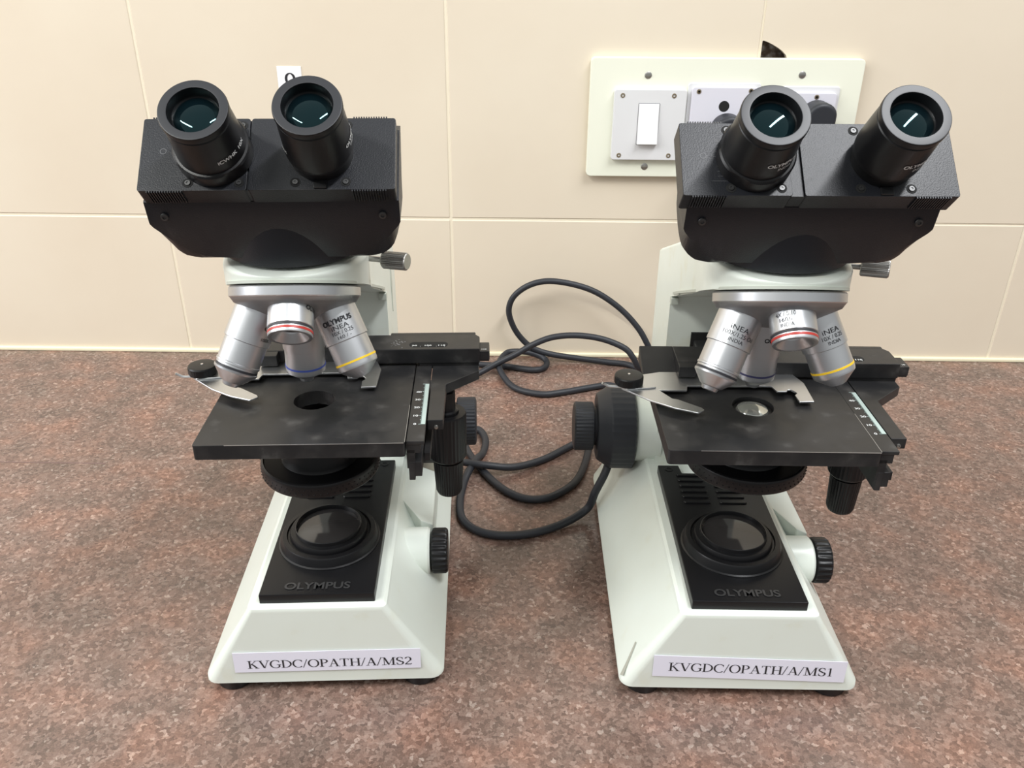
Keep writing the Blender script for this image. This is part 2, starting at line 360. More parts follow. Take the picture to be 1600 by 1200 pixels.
# ================================================================== MICROSCOPE
AL = radians(22); APEX = Vector((0, 0.06, 0.286)); DAX = Vector((0, -sin(AL), -cos(AL))); EF = Vector((0, -cos(AL), sin(AL)))
HY = 0.0177; HPV = 0.045
def headM():   # slight turn of the head on its mount
    return Matrix.Translation((0, HPV, 0)) @ Matrix.Rotation(HY, 4, 'Z') @ Matrix.Translation((0, -HPV, 0))
PU = Vector((0, 0.7009, 0.7133)); PN = Vector((0, -0.7133, 0.7009)); PC = Vector((0, 0.0218, 0.3274))
def on_cyl(fr, r, s, ang, tilt=0.0):   # map text (x,y) on a barrel: axis points to the tip, text top towards the root
    def fn(x, y):
        a = ang + x/r
        return fr @ Vector((r*cos(a), r*sin(a), s - y))
    return fn
def screw_bm(P, d, r, mi=0):
    q = lathe([(0.0, r), (0.0006, r*.9), (0.0007, r*.45), (0.0002, r*.42), (0.0002, 0)], P, d, 20)
    return q

def microscope(px, py, yaw, label, P):
    root = bpy.data.objects.new('microscope', None); COL.objects.link(root)
    root.location = (px, py, 0); root.rotation_euler = (0, 0, yaw); root.empty_display_size = .05
    tag(root, label, 'microscope', 'black and white binocular microscopes on the worktop')
    # ---- base
    def ringz(hx, y0, y1, r, z): return [(p[0], p[1], z) for p in rrect(-hx, hx, y0, y1, r, 5)]
    rings = [ringz(.0715, .0025, .2385, .007, .0060), ringz(.0740, .0000, .2405, .008, .0075), ringz(.0738, .0002, .2403, .008, .0105)]
    # slope up to the ridge with a rounded shoulder
    rings += [ringz(.0424, .0016, .2400, .004, .0620), ringz(.0414, .0023, .2396, .0035, .0643), ringz(.0395, .0040, .2385, .003, .0655)]
    base = link('base', loft(rings), 'white', root, 28)
    for mk in P['marks']:
        def sl(x, y): return (x-.0004, y, .0105+(x+.0738)/.61)
        q = bmesh.new(); face(q, [q.verts.new(sl(x, y)) for x, y in mk]); link('rub_mark', q, 'rub', base)
    # housing of the lamp dial on the right flank
    hp = [(.036, .168), (.0645, .168), (.0645, .0995), (.0560, .0985), (.036, .1240)]
    zt = lambda x: .0648-(x-.041)*.55 if x > .041 else .0648
    q = bmesh.new(); a = [q.verts.new((x, y, zt(x))) for x, y in hp]; c = [q.verts.new((x, y, .012)) for x, y in hp]; n_ = len(hp)
    face(q, a); face(q, c[::-1])
    for i in range(n_): face(q, [a[i], a[(i+1) % n_], c[(i+1) % n_], c[i]])
    bmesh.ops.recalc_face_normals(q, faces=q.faces); bevel(q, .0012, 2)
    add(q, lathe([(.030, .0165), (.0615, .0165), (.0630, .0150), (.0630, 0)], (0, .0857, .0400), (1, 0, 0), 40))
    link('dial_housing', q, 'white', root)
    q = lathe([(.0636, 0), (.0636, .0128), (.0642, .0140), (.0646, .0152), (.0660, .0158), (.0735, .0158), (.0748, .0150), (.0752, .0140), (.0752, 0)], (0, .0857, .0400), (1, 0, 0), 96, teeth=24, amp=.0009, rows=(4, 5, 6))
    link('brightness_dial', q, 'plastic', root, 40)
    for fx in (-.0585, .0585):
        for fy in (.0125, .215): link('foot', lathe([(0, 0), (0, .0105), (.001, .0115), (.0065, .012), (.0065, 0)], (fx, fy, 0), (0, 0, 1), 28), 'plastic', root)
    # ---- black light panel on the base
    zb = .0645; zt_ = .0718
    pl = [(-.0344, .0061), (.0344, .0061), (.0344, .1548), (.0190, .1548), (.0190, .1480), (-.0165, .1425), (-.0180, .1450), (-.0190, .1548), (-.0344, .1548)]
    q = prism(pl, zb, zt_, .0007, 2)
    for cx in (-.0135, .0115):
        for k in range(6):
            y = .107+k*.0068; add(q, prism(rrect(cx-.0095, cx+.0095, y-.0016, y+.0016, .0015, 3), zt_-.0005, zt_+.0011, .0004, 1))
    for sx_ in (-.027, .027): add(q, lathe([(0, .0030), (.0004, .0030), (.0004, .0018), (-.0001, .0016), (-.0001, 0)], (sx_, .149, zt_), (0, 0, 1), 20))
    panel = link('light_panel', q, 'plastic', root)
    q = bmesh.new(); vs, fs = font2d('OLYMPUS', .022); vs = fit(vs, .0395, .0062)
    text_on(q, vs, fs, lambda x, y: (x-.0005, .0135+y, zt_+.0004))
    link('embossed_lettering', q, 'emboss', panel)
    c0 = (0, .06, 0)
    q = lathe([(zt_-.001, .0325), (zt_+.0006, .0325), (zt_+.0012, .0315), (.0775, .0303), (.0785, .0296), (.0787, .0268), (.0775, .0262), (.0775, .0250), (.0800, .0246), (.0812, .0240), (.0814, .0212), (.0835, .0210), (.0838, .0205), (.0825, .0202), (.0800, .0202), (.0800, 0)], c0, (0, 0, 1), 64)
    ring = link('illuminator_ring', q, 'plastic', root)
    q = lathe([(.0808, .0202), (.0812, .0150), (.0815, .0080), (.0816, 0)], c0, (0, 0, 1), 48); link('light_window', q, 'window', ring)
    # ---- arm
    zl = lambda y: .2525-(y-.0468)*.42
    def ztop(y):
        if y < .105: return .2680
        if y < .157: return .2680-(y-.105)*(.023/.052)
        return .245-(y-.157)*.389
    def hwid(y):
        if y <= .0605: t = (y-.0150)/.0455; return .0385*sqrt(max(0, 1-(1-t)**2.2)) if t < 1 else .0385
        if y < .10: return .0385-(y-.0605)/.0395*.0045
        return .0340
    ys = [.01505, .0158, .0172, .0195, .0230, .0280, .0340, .0420, .0520, .0605, .070, .085, .100, .105, .125, .157, .1712, .1713, .20, .225, .2330, .2365, .2385]
    R = []
    for y in ys:
        h = max(hwid(y), .0012); zt2 = ztop(y); z0 = zl(y) if y < .17125 else .058
        if y > .2330: z_off = .006*(1-sqrt(max(0, 1-((y-.2330)/.0056)**2))); zt2 -= z_off; h -= .003*(1-sqrt(max(0, 1-((y-.2330)/.0056)**2)))
        z0 = min(z0, zt2-.0015) if y < .17 else z0
        b_ = min(.0030, (zt2-z0)*.45, h*.5)
        sec = []
        for i in range(5): a = pi/2*i/4; sec.append((h-b_+b_*cos(a), y, zt2-b_+b_*sin(a)))
        for i in range(5): a = pi/2+pi/2*i/4; sec.append((-h+b_+b_*cos(a), y, zt2-b_+b_*sin(a)))
        sec.append((-h, y, z0)); sec.append((h, y, z0)); R.append(sec)
    q = loft(R)
    # round boss behind the focus knobs
    for sd in (-1, 1): add(q, lathe([(.030, .0290), (.0480, .0270), (.0495, .0255), (.0495, 0)], (0, .198, .0800), (sd, 0, 0), 48))
    arm = link('arm', q, 'white', root, 30)
    # tilted mounting plate with lipped end under the arm
    fr = Matrix(((1, 0, 0, 0), (0, cos(AL), sin(AL), .0468), (0, -sin(AL), cos(AL), .2528), (0, 0, 0, 1)))
    pp = [(.0355*cos(a), -.0355*sin(a)) for a in [pi*i/20 for i in range(21)]][::-1]
    pp = [(p[0], p[1]) for p in pp]
    q = prism(pp+[(.0355, .10), (.034, .128), (-.034, .128), (-.0355, .10)], -.0006, .0010, frame=fr)
    add(q, prism([(.0350, .10), (.0335, .136), (-.0335, .136), (-.0350, .10)], -.0014, .0004, frame=fr))
    add(q, box(.0290, .0345, .166, .1712, .1960, .2010, .0006)); add(q, box(-.0345, -.0290, .166, .1712, .1960, .2010, .0006))
    link('nosepiece_bracket', q, 'bracket', root)
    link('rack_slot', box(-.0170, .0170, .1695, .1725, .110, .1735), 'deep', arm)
    # emblem lozenge on the arm side
    q = prism([(.205, .172), (.2095, .192), (.206, .216), (.2015, .194)], .0340, .0344, frame=Matrix(((0, 0, 1, 0), (1, 0, 0, 0), (0, 1, 0, 0), (0, 0, 0, 1))))
    link('side_emblem', q, 'bracket', arm)
    # ---- focus knobs
    for sd in (-1, 1):
        o = (0, .198, .0800); fr = frame(o, (sd, 0, 0))
        q = lathe([(.0495, 0), (.0495, .0315), (.0505, .0330), (.0670, .0330), (.0690, .0320), (.0775, .0262), (.0780, .0245), (.0780, 0)], o, (sd, 0, 0), 108, teeth=36, amp=.0006, rows=(2, 3))
        co = link('coarse_focus_knob', q, 'rubber', root, 40)
        q = lathe([(.0775, .0150), (.0800, .0150), (.0805, .0185), (.0815, .0192), (.0945, .0192), (.0955, .0180), (.0960, .0160), (.0950, 0)], o, (sd, 0, 0), 120, teeth=40, amp=.0006, rows=(3, 4))
        link('fine_focus_knob', q, 'rubber', root, 40)
    # ---- stage
    ZS = .1744
    # hole must be inside the plate: build with front edge at .0087
    q = plate_hole(rrect(-.0575, .0575, .0087, .1180, .0018, 3), circle(0, .0600, .0120, 48), ZS-.0090, ZS)
    bevel(q, .0005, 2, 60)
    # support block and dovetail under the stage
    add(q, box(-.030, .030, .085, .135, .150, ZS-.009, .001)); add(q, box(-.015, .015, .125, .172, .120, .168, .001))
    stage = link('stage', q, 'stage', root, smooth=False)
    q = box(-.040, .0570, .00855, .0089, ZS-.00025, ZS+.00008); add(q, box(.0573, .0576, .0095, .052, ZS-.0001, ZS+.00012)); link('worn_edge', q, 'worn_edge', stage)
    # rail along the right edge with the printed scale
    q = box(.0580, .0680, .0113, .1180, ZS-.0030, ZS-.0006, .0004)
    add(q, box(.0580, .0655, .0117, .1180, .1660, ZS-.002)); add(q, box(.0580, .0625, .0117, .1180, .1560, .168))
    add(q, box(.0588, .0622, .0115, .1100, .1482, .160, .0004)); add(q, box(.0615, .0660, .0118, .1100, .1505, .160, .0004))
    rail = link('stage_rail', q, 'stage', root)
    q = box(.06530, .06760, .0300, .0800, ZS-.0007, ZS-.00035)
    for k in range(51):
        L = .0016 if k % 10 == 0 else (.0010 if k % 5 == 0 else .0005)
        add(q, box(.0653-L, .0653, .0300+k*.001-.00010, .0300+k*.001+.00010, ZS-.0007, ZS-.00035))
    link('scale_strip', q, 'mint', rail)
    q = bmesh.new()
    for k, s in enumerate(('0', '10', '20', '30', '40')):
        vs, fs = font2d(s, .02); vs = fit(vs, None, .0021)
        text_on(q, vs, fs, lambda x, y: (.0617+x*1.2, .0302+k*.0098+y, ZS-.00045))
    link('scale_numbers', q, 'whiteink', rail)
    # ---- mechanical carriage that carries the slide holder
    dy = P['dy']; Y = lambda y: y+dy
    car = [(.0685, Y(.0252)), (.0775, Y(.0252)), (.0780, Y(.0700)), (.0985, Y(.0890)), (.0985, Y(.1180)), (.0685, Y(.1180))]
    q = prism(car, .1672, ZS-.0006, .0006, 2)
    add(q, box(.0664, .0700, Y(.0170), .110, .1515, .1570, .0004))
    carr = link('stage_carriage', q, 'stage', root)
    link('carriage_screw', screw_bm((.0735, Y(.0252), .1692), (0, -1, 0), .0013), 'screw', carr)
    # cross bar
    bz0, bz1 = .1760, .1862
    q = prism([(-.0400, Y(.0955)), (.0992, Y(.0955)), (.0992, Y(.1150)), (.0965, Y(.1190)), (-.0400, Y(.1190))], bz0, bz1, .0007, 2)
    add(q, prism([(Y(.0948), .1772), (Y(.1190), .1862), (Y(.1190), .1760), (Y(.0948), .1760)], -.0612, -.0395, .0004, 1, frame=Matrix(((0, 0, 1, 0), (1, 0, 0, 0), (0, 1, 0, 0), (0, 0, 0, 1)))))
    add(q, box(.0400, .0965, Y(.118), Y(.1225), bz0+.002, bz1, .0007))
    add(q, box(-.0400, -.0290, Y(.0885), Y(.097), .1785, .1858, .0006)); add(q, box(.060, .0985, Y(.0965), Y(.117), .172, .178))
    bar = link('cross_slide', q, 'stage', root)
    q = box(.0990, .1055, Y(.0965), Y(.1110), .1775, .1838, .0005)
    for k in range(12): add(q, box(.0990, .1052, Y(.0972+k*.0011), Y(.0977+k*.0011), .1765, .1778))
    link('slide_rack', q, 'stage', bar)
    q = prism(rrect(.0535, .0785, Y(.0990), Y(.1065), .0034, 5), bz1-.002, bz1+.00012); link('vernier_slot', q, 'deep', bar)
    q = bmesh.new()
    for k, s in enumerate(('90', '100', '110')):
        vs, fs = font2d(s, .02); vs = fit(vs, None, .0019)
        text_on(q, vs, fs, lambda x, y: (.0570+k*.0088+x*1.3, Y(.1008)+y, bz1+.0003))
    for k in range(5): add(q, box(.0555+k*.0052, .0557+k*.0052, Y(.0993), Y(.0998), bz1, bz1+.0003))
    vs, fs = font2d('110', .02); vs = fit(vs, None, .0014); text_on(q, vs, fs, lambda x, y: (.1020+x*1.3, Y(.0995)+y, .1840))
    link('vernier_numbers', q, 'whiteink', bar)
    q = bmesh.new(); rr = random.Random(P['seed'])
    for k in range(26):
        x_, y_ = .045+rr.gauss(0, .0022), Y(.1045)+rr.gauss(0, .0026); s = rr.uniform(.0002, .0007)
        add(q, prism([(x_+s*rr.uniform(.6, 1.5)*cos(a), y_+s*rr.uniform(.6, 1.5)*sin(a)) for a in (0, 1.2, 2.5, 3.8, 5.1)], bz1-.0001, bz1+.00008))
    if P['scuff']: link('paint_scuff', q, 'scuff', bar)
    else: q.free()
    # slide holder
    hz = .1768
    tabp = [(-.0745, Y(.0728)), (-.0540, Y(.0721)), (-.0373, Y(.0725)), (-.0361, Y(.0786)), (.0110, Y(.0796)), (.0155, Y(.0794)), (.0172, Y(.0725)), (.0231, Y(.0727)),
            (.0240, Y(.0748)), (.0262, Y(.0750)), (.0282, Y(.0722)), (.0284, Y(.0702)), (.0266, Y(.0680)), (.0270, Y(.0596)), (.0359, Y(.0603)), (.0367, Y(.0839)), (.0330, Y(.0960)), (-.0300, Y(.1000)), (-.0420, Y(.1000)), (-.0640, Y(.0925)), (-.0790, Y(.0840))]
    q = prism(tabp, hz, hz+.0012, .0002, 1)
    hold = link('slide_holder', q, 'clip', root)
    fp = [(-.0790, Y(.0790)), (-.0768, Y(.0720)), (-.0716, Y(.0670)), (-.0618, Y(.0572)), (-.0482, Y(.0478)), (-.0358, Y(.0425)), (-.0345, Y(.0434)), (-.0318, Y(.0464)), (-.0328, Y(.0487)), (-.0450, Y(.0586)), (-.0482, Y(.0596)), (-.0556, Y(.0721)), (-.0581, Y(.0778)), (-.0640, Y(.0850))]
    q = prism(fp, hz+.0013, hz+.0023, .0002, 1); link('clip_finger', q, 'clip', hold)
    q = prism([(-.0800, Y(.0740)), (-.0740, Y(.0690)), (-.0600, Y(.0712)), (-.0560, Y(.0722)), (-.0600, Y(.0800)), (-.0720, Y(.0850))], hz+.0024, hz+.0033, .0002, 1)
    add(q, tube([(-.0740, Y(.0740), hz+.0026), (-.0800, Y(.0740), hz+.0024), (-.0840, Y(.0750), hz+.0020), (-.0872, Y(.0752), hz+.0034), (-.0884, Y(.0750), hz+.0042)], .0008, 8, 4))
    link('clip_lever', q, 'clip', hold)
    q = lathe([(hz+.0033, 0), (hz+.0033, .0084), (hz+.0040, .0088), (hz+.0080, .0088), (hz+.0088, .0082), (hz+.0092, .0060), (hz+.0092, 0)], (-.0722, Y(.0775), 0), (0, 0, 1), 72, teeth=36, amp=.0002, rows=(2, 3))
    kn = link('clip_knob', q, 'plastic', hold)
    link('knob_pin', lathe([(hz+.0091, .0009), (hz+.0095, .0008), (hz+.0095, 0)], (-.0722, Y(.0775), 0), (0, 0, 1), 16), 'bright', kn)
    # coaxial stage drive hanging below the carriage
    ko = (.0770, Y(.0876), 0)
    q = lathe([(.1080, 0), (.1080, .0085), (.1100, .0110), (.1120, .0125), (.1430, .0128), (.1445, .0122), (.1445, .0080), (.1425, .0076), (.1425, 0)], ko, (0, 0, 1), 96, teeth=32, amp=.0005, rows=(3, 4))
    big_k = link('stage_drive_knob', q, 'plastic', root, 40)
    q = lathe([(.0810, 0), (.0812, .0062), (.0825, .0080), (.0850, .0090), (.1080, .0102), (.1085, .0102), (.1085, 0)], ko, (0, 0, 1), 96, teeth=32, amp=.0005, rows=(3, 4))
    link('stage_cross_knob', q, 'plastic', root, 40)
    q = lathe([(.1420, 0), (.1420, .0078), (.1460, .0078), (.1465, .0058), (.1600, .0058), (.1600, .0045), (.1680, .0045), (.1680, 0)], ko, (0, 0, 1), 8); link('drive_shaft', q, 'plastic', root)
    # ---- condenser
    dz = P['dz']; Z = lambda z: z+dz; c0 = (0, .06, 0)
    q = lathe([(Z(.1275), 0), (Z(.1275), .0290), (Z(.1270), .0300), (Z(.1268), .0335), (Z(.1275), .0352), (Z(.1290), .0360), (Z(.1350), .0362), (Z(.1365), .0355), (Z(.1370), .0345), (Z(.1362), .0338), (Z(.1362), .0235), (Z(.1385), .0225), (Z(.1440), .0220), (Z(.1500), .0200), (min(Z(.1580), .1652), .0180), (min(Z(.1581), .1652), 0)], c0, (0, 0, 1), 96)
    Z = lambda z: z+dz+P['lz']
    if True: add(q, lathe([(Z(.1560), .0150), (Z(.1600), .0118), (Z(.1645), .0114), (Z(.1645), .0100), (Z(.1640), .0098), (Z(.1640), 0)], c0, (0, 0, 1), 48))
    Z = lambda z: z+dz
    rr = random.Random(3)
    for k in range(60):
        a = 2*pi*k/60
        for j, zz in enumerate((.1335, .1305)):
            aa = a+j*.05; x_, y_ = .0360*cos(aa), .06+.0360*sin(aa)
            add(q, lathe([(0, .0006), (.0005, .0003), (.0005, 0)], (x_, y_, Z(zz)), (cos(aa), sin(aa), 0), 5))
    add(q, box(-.012, .012, .078, .172, Z(.140), Z(.152), .001))
    cond = link('condenser', q, 'plastic', root)
    Z = lambda z: z+dz+P['lz']
    q = lathe([(Z(.1638), .0099), (Z(.1655), .0088), (Z(.1668), .0060), (Z(.1672), .0030), (Z(.1673), 0)], c0, (0, 0, 1), 40); link('condenser_lens', q, 'condlens', cond)
    # ---- nosepiece
    F0 = frame(APEX, DAX)
    q = lathe([(.0370, 0), (.0370, .0340), (.0378, .0347), (.0422, .0347), (.0428, .0342), (.0430, .0330)], fr=F0, n=72)
    nose = link('nosepiece', q, ['satin'], root)
    q = lathe([(.0428, .0341), (.0456, .0322), (.0520, .0180), (.0560, .0080), (.0565, 0)], fr=F0, n=72); link('turret_cone', q, 'satin_dull', nose)
    ph = P['phase']
    def od(phi): return DAX*cos(AL)+sin(AL)*(cos(phi)*Vector((1, 0, 0))+sin(phi)*EF)
    specs = {
      'red': dict(phi=pi/2-ph, prof=[(.044, .0115), (.0620, .0118), (.0640, .0118), (.0645, .0112), (.0655, .0112), (.0657, .0115), (.0680, .0115), (.0690, .0112), (.0692, .0104), (.0690, .0094), (.0650, .0058), (.0640, .0054), (.0620, .0052), (.0620, 0)], band=(.0663, .0676, .01165), bm='red', dark=(.0643, .0655, .0115)),
      'yellow': dict(phi=0-ph, prof=[(.046, .0117), (.0700, .0120), (.0712, .0120), (.0716, .0112), (.0855, .0114), (.0870, .0111), (.0925, .0048), (.0930, .0040), (.0928, .0030), (.0928, 0)], band=(.0827, .0838, .01158), bm='yellow', dark=None),
      'black': dict(phi=pi-ph, prof=[(.046, .0122), (.0700, .0123), (.0712, .0123), (.0716, .0115), (.0835, .0115), (.0838, .0118), (.0848, .0118), (.0851, .0113), (.0865, .0113), (.0874, .0113), (.0877, .0118), (.0888, .0116), (.0945, .0062), (.0952, .0048), (.0970, .0042), (.0973, .0036), (.0973, 0)], band=(.0862, .0876, .01145), bm='ink', dark=None),
      'blue': dict(phi=-pi/2-ph, prof=[(.046, .0120), (.0750, .0120), (.0760, .0120), (.0764, .0113), (.0895, .0114), (.0910, .0111), (.0955, .0045), (.0975, .0038), (.0978, .0030), (.0978, 0)], band=(.0866, .0877, .01158), bm=P['blue'], dark=None),
    }
    for key, sp_ in specs.items():
        d = od(sp_['phi']); fo = frame(APEX, d, (1, 0, 0))
        ob = link('objective_lens', lathe(sp_['prof'], fr=fo, n=56), 'satin', root, 28)
        s0, s1, br = sp_['band']; link('colour_ring', lathe([(s0, br-.0004), (s0, br), (s1, br), (s1, br-.0004)], fr=fo, n=56), sp_['bm'], ob)
        if sp_['dark']:
            s0, s1, br = sp_['dark']; link('groove_ring', lathe([(s0, br-.0004), (s0, br), (s1, br), (s1, br-.0004)], fr=fo, n=56), 'ink', ob)
            link('front_lens', lathe([(.0640, .0053), (.0632, .0030), (.0630, 0)], fr=fo, n=32), 'deep', ob)
        lines = P['text'].get(key)
        if lines:
            q = bmesh.new(); rad = sp_['prof'][1][1]+.00016
            for (txt, s, w_, h_, ang, bold, slope) in lines:
                vs, fs = font2d(txt, bold); vs = fit(vs, w_, h_)
                # +y of text towards root, x runs anticlockwise as seen from outside
                text_on(q, vs, fs, lambda x, y: fo @ Vector((rad*cos(radians(ang)-x/rad), rad*sin(radians(ang)-x/rad), s-y-slope*x)))
            link('lettering', q, 'ink', ob)
    # ---- binocular head
    HM = headM(); hw = P['hw']; ipd = P['ipd']
    PF = HM @ Matrix(((1, 0, 0, 0), (0, PU.y, PN.y, PC.y), (0, PU.z, PN.z, PC.z), (0, 0, 0, 1)))   # x, up the plate, normal
    def interp(pts, a):
        for (a0, z0), (a1, z1) in zip(pts, pts[1:]):
            if a <= a1: return z0+(z1-z0)*(a-a0)/(a1-a0)
        return pts[-1][1]
    zfront = [(0, .2735), (.028, .2735), (.034, .2739), (.040, .2752), (.046, .2785), (.0545, .2865), (.0595, .2925), (.0605, .2945)]
    zrear = [(0, .2720), (.044, .2722), (.050, .2736), (.0535, .2758), (.056, .2792), (.0575, .2835), (.0590, .2905), (.0600, .2970), (.0605, .3010)]
    xs = [0, .028, .034, .037, .040, .043, .046, .050, .052, .054, .0557, .057, .058, .0590, .0596, .0600, .0603, .0605]; xs = [-x_ for x_ in xs[:0:-1]]+xs
    R = []
    for x_ in xs:
        zf, zr = interp(zfront, abs(x_)), interp(zrear, abs(x_)); t = (.2955-zf)/(.2955-.2735); yf = .0185+.0115*t
        R.append([(x_, .0160, .3060), (x_, .0185, .2955), (x_, yf, zf), (x_, .0330, zr+.0006), (x_, .0415, zr), (x_, .0425, .3100), (x_, .0530, .3345), (x_, .0440, .3340)])
    q = loft(R); bevel(q, .0012, 2, 35)
    add(q, lathe([(.2695, 0), (.2695, .0360), (.2702, .0372), (.2740, .0375), (.2930, .0400), (.2931, 0)], (0, .0605, 0), (0, 0, 1), 64))
    cx = (P['seam'][0]+P['seam'][1])/2; sl, sr = P['seam']
    add(q, prism([(sl-.002, -.0190), (sr+.004, -.0190), (sr+.004, .0190), (sl-.002, .0190)], -.013, -.0014, frame=Matrix(((1, 0, 0, 0), (0, PU.y, PN.y, PC.y), (0, PU.z, PN.z, PC.z), (0, 0, 0, 1)))))
    bmesh.ops.transform(q, matrix=HM, verts=q.verts)
    head = link('head_body', q, 'black', root, 30)
    for sd in (-1, 1):
        q = screw_bm((sd*.0522, .0172, .2985), (0, -1, -.2), .0020); bmesh.ops.transform(q, matrix=HM, verts=q.verts); link('screw', q, 'darkscrew', head)
    for sd in (-1, 1):
        x0, x1 = (-hw, sl) if sd < 0 else (sr, hw)
        q = prism(rrect(x0, x1, -.0195, .0195, .0012, 3), -.0125, 0, .0006, 2)
        for k in range(14):
            xx = (x0+.0045+k*.0012) if sd < 0 else (x1-.0045-k*.0012)
            for ty in (-.0197, .0197): add(q, box(xx-.0003, xx+.0003, ty-.0006, ty+.0006, -.0100, -.0001))
        bmesh.ops.transform(q, matrix=PF, verts=q.verts); slide = link('sliding_plate', q, 'black', root, 30)
        ex = sd*ipd
        for (ax_, ay_) in ((-.0118, -.0155), (.0118, -.0155), (-.0118, .0155), (.0118, .0155)):
            if not (x0+.002 < ex+ax_ < x1-.002): continue
            q = bmesh.new(); add(q, lathe([(0, .0024), (.00015, .0024), (.00015, 0)], (ex+ax_, ay_, 0), (0, 0, 1), 20), 0)
            add(q, lathe([(.0001, .0014), (.0006, .0013), (.0006, .0006), (.0003, .0005), (.0003, 0)], (ex+ax_, ay_, 0), (0, 0, 1), 16), 1)
            bmesh.ops.transform(q, matrix=PF, verts=q.verts); link('screw', q, ['deep', 'darkscrew'], slide)
        if sd > 0:
            q = box(ex-.003, ex+.003, -.0190, -.0150, 0, .0012, .0003); bmesh.ops.transform(q, matrix=PF, verts=q.verts); link('locating_tab', q, 'plastic', slide)
        if sd < 0:
            q = bmesh.new()
            for k in range(11):
                L = .0105 if k in (0, 5, 10) else .0075
                add(q, box(ex-.0175-L+.0075, ex-.0175+.0075, .0140-k*.0026, .0142-k*.0026, 0, .0001))
            add(q, lathe([(0, .0016), (.0001, .0016), (.0001, .0012), (0, .0012)], (x0+.0105, .0015, 0), (0, 0, 1), 20))
            bmesh.ops.transform(q, matrix=PF, verts=q.verts); link('distance_scale', q, 'greyink', slide)
        # eyepiece: axis = plate normal
        EFm = PF @ Matrix.Translation((ex, 0, 0))
        el = P['eyelen'][0 if sd < 0 else 1]; E = lambda v: v+el
        if sd < 0: pr = [(0, .0176), (.0010, .0180), (.0070, .0180), (.0078, .0172), (.0080, .0162)]
        else: pr = [(0, .0150), (.0060, .0152), (.0062, .0158), (.0080, .0160), (.0090, .0160)]
        pr += [(E(.0200), .0155), (E(.0290), .0150), (E(.0295), .0145), (E(.0302), .0145), (E(.0306), .0153), (E(.0330), .0154), (E(.0337), .0151), (E(.0339), .0142), (E(.0339), .0114), (E(.0332), .0111), (E(.0292), .0109), (E(.0286), .0106), (E(.0280), .0100), (E(.0280), 0)]
        q = lathe(pr, fr=EFm, n=72, flats=(5, (1, 2)) if sd < 0 else None)
        eye = link('eyepiece', q, 'plastic', root, 32)
        link('eyepiece_rim', lathe([(E(.03395), .0114), (E(.03402), .0118), (E(.03402), .0147), (E(.03390), .0151)], fr=EFm, n=72), 'rimrubber', eye)
        link('eyepiece_lens', lathe([(E(.0281), .0103), (E(.0291), .0090), (E(.0300), .0062), (E(.0305), .0032), (E(.0306), 0)], fr=EFm, n=56), 'lens', eye)
        q = bmesh.new()
        for (txt, s, w_, h_, ang, bold) in P['eyetext'][0 if sd < 0 else 1]:
            vs, fs = font2d(txt, bold); vs = fit(vs, w_, h_)
            text_on(q, vs, fs, lambda x, y: EFm @ Vector(((.01672-(s+y-.008)*.071)*cos(radians(ang)+x/.0160), (.01672-(s+y-.008)*.071)*sin(radians(ang)+x/.0160), s+y)))
        link('lettering', q, 'whiteink', eye)
    # locking screw of the head
    a = Vector((.0350, .0645, .2612)); b_ = Vector((.0603, .0545, .2622)); d = (b_-a).normalized(); L = (b_-a).length
    q = lathe([(0, 0), (0, .0016), (.0125, .0016), (.0125, .0024), (.0130, .0024)], a, d, 24)
    add(q, lathe([(.0125, 0), (.0125, .0042), (.0133, .0049), (L-.0008, .0049), (L, .0042), (L, 0)], a, d, 96, teeth=32, amp=.0003, rows=(2, 3)))
    link('locking_screw', q, 'knurl', root, 40)
    # ---- paper tag on the front of the base
    x0, x1, za, zb2 = P['tag']; tl = P['tilt']
    def fr2(x, z): return (x, -.0003+(z-.0105)*.03, z)
    nseg = 12; q = bmesh.new(); A = []; B = []
    for i in range(nseg+1):
        t = i/nseg; x = x0+(x1-x0)*t; dzz = tl*(t-.5); wob = .00025*sin(t*9)*t
        A.append(fr2(x, za+dzz)); B.append(fr2(x, zb2+dzz))
    th = Vector((0, -.0003, 0)); R = [[a_, b_2, tuple(Vector(b_2)+th), tuple(Vector(a_)+th)] for a_, b_2 in zip(A, B)]
    pt = link('paper_tag', loft(R), 'paper', root)
    vs, fs = serif2d(P['tagtext']); vs = fit(vs, P['tagw'], P['tagh']); q = bmesh.new(); cx_, cz_ = P['tagc']
    text_on(q, vs, fs, lambda x, y: (lambda p: (p[0], p[1]-.00042, p[2]))(fr2(cx_+x, cz_+y+tl*(cx_+x-(x0+x1)/2)/(x1-x0))))
    link('lettering', q, 'ink', pt)
    return root

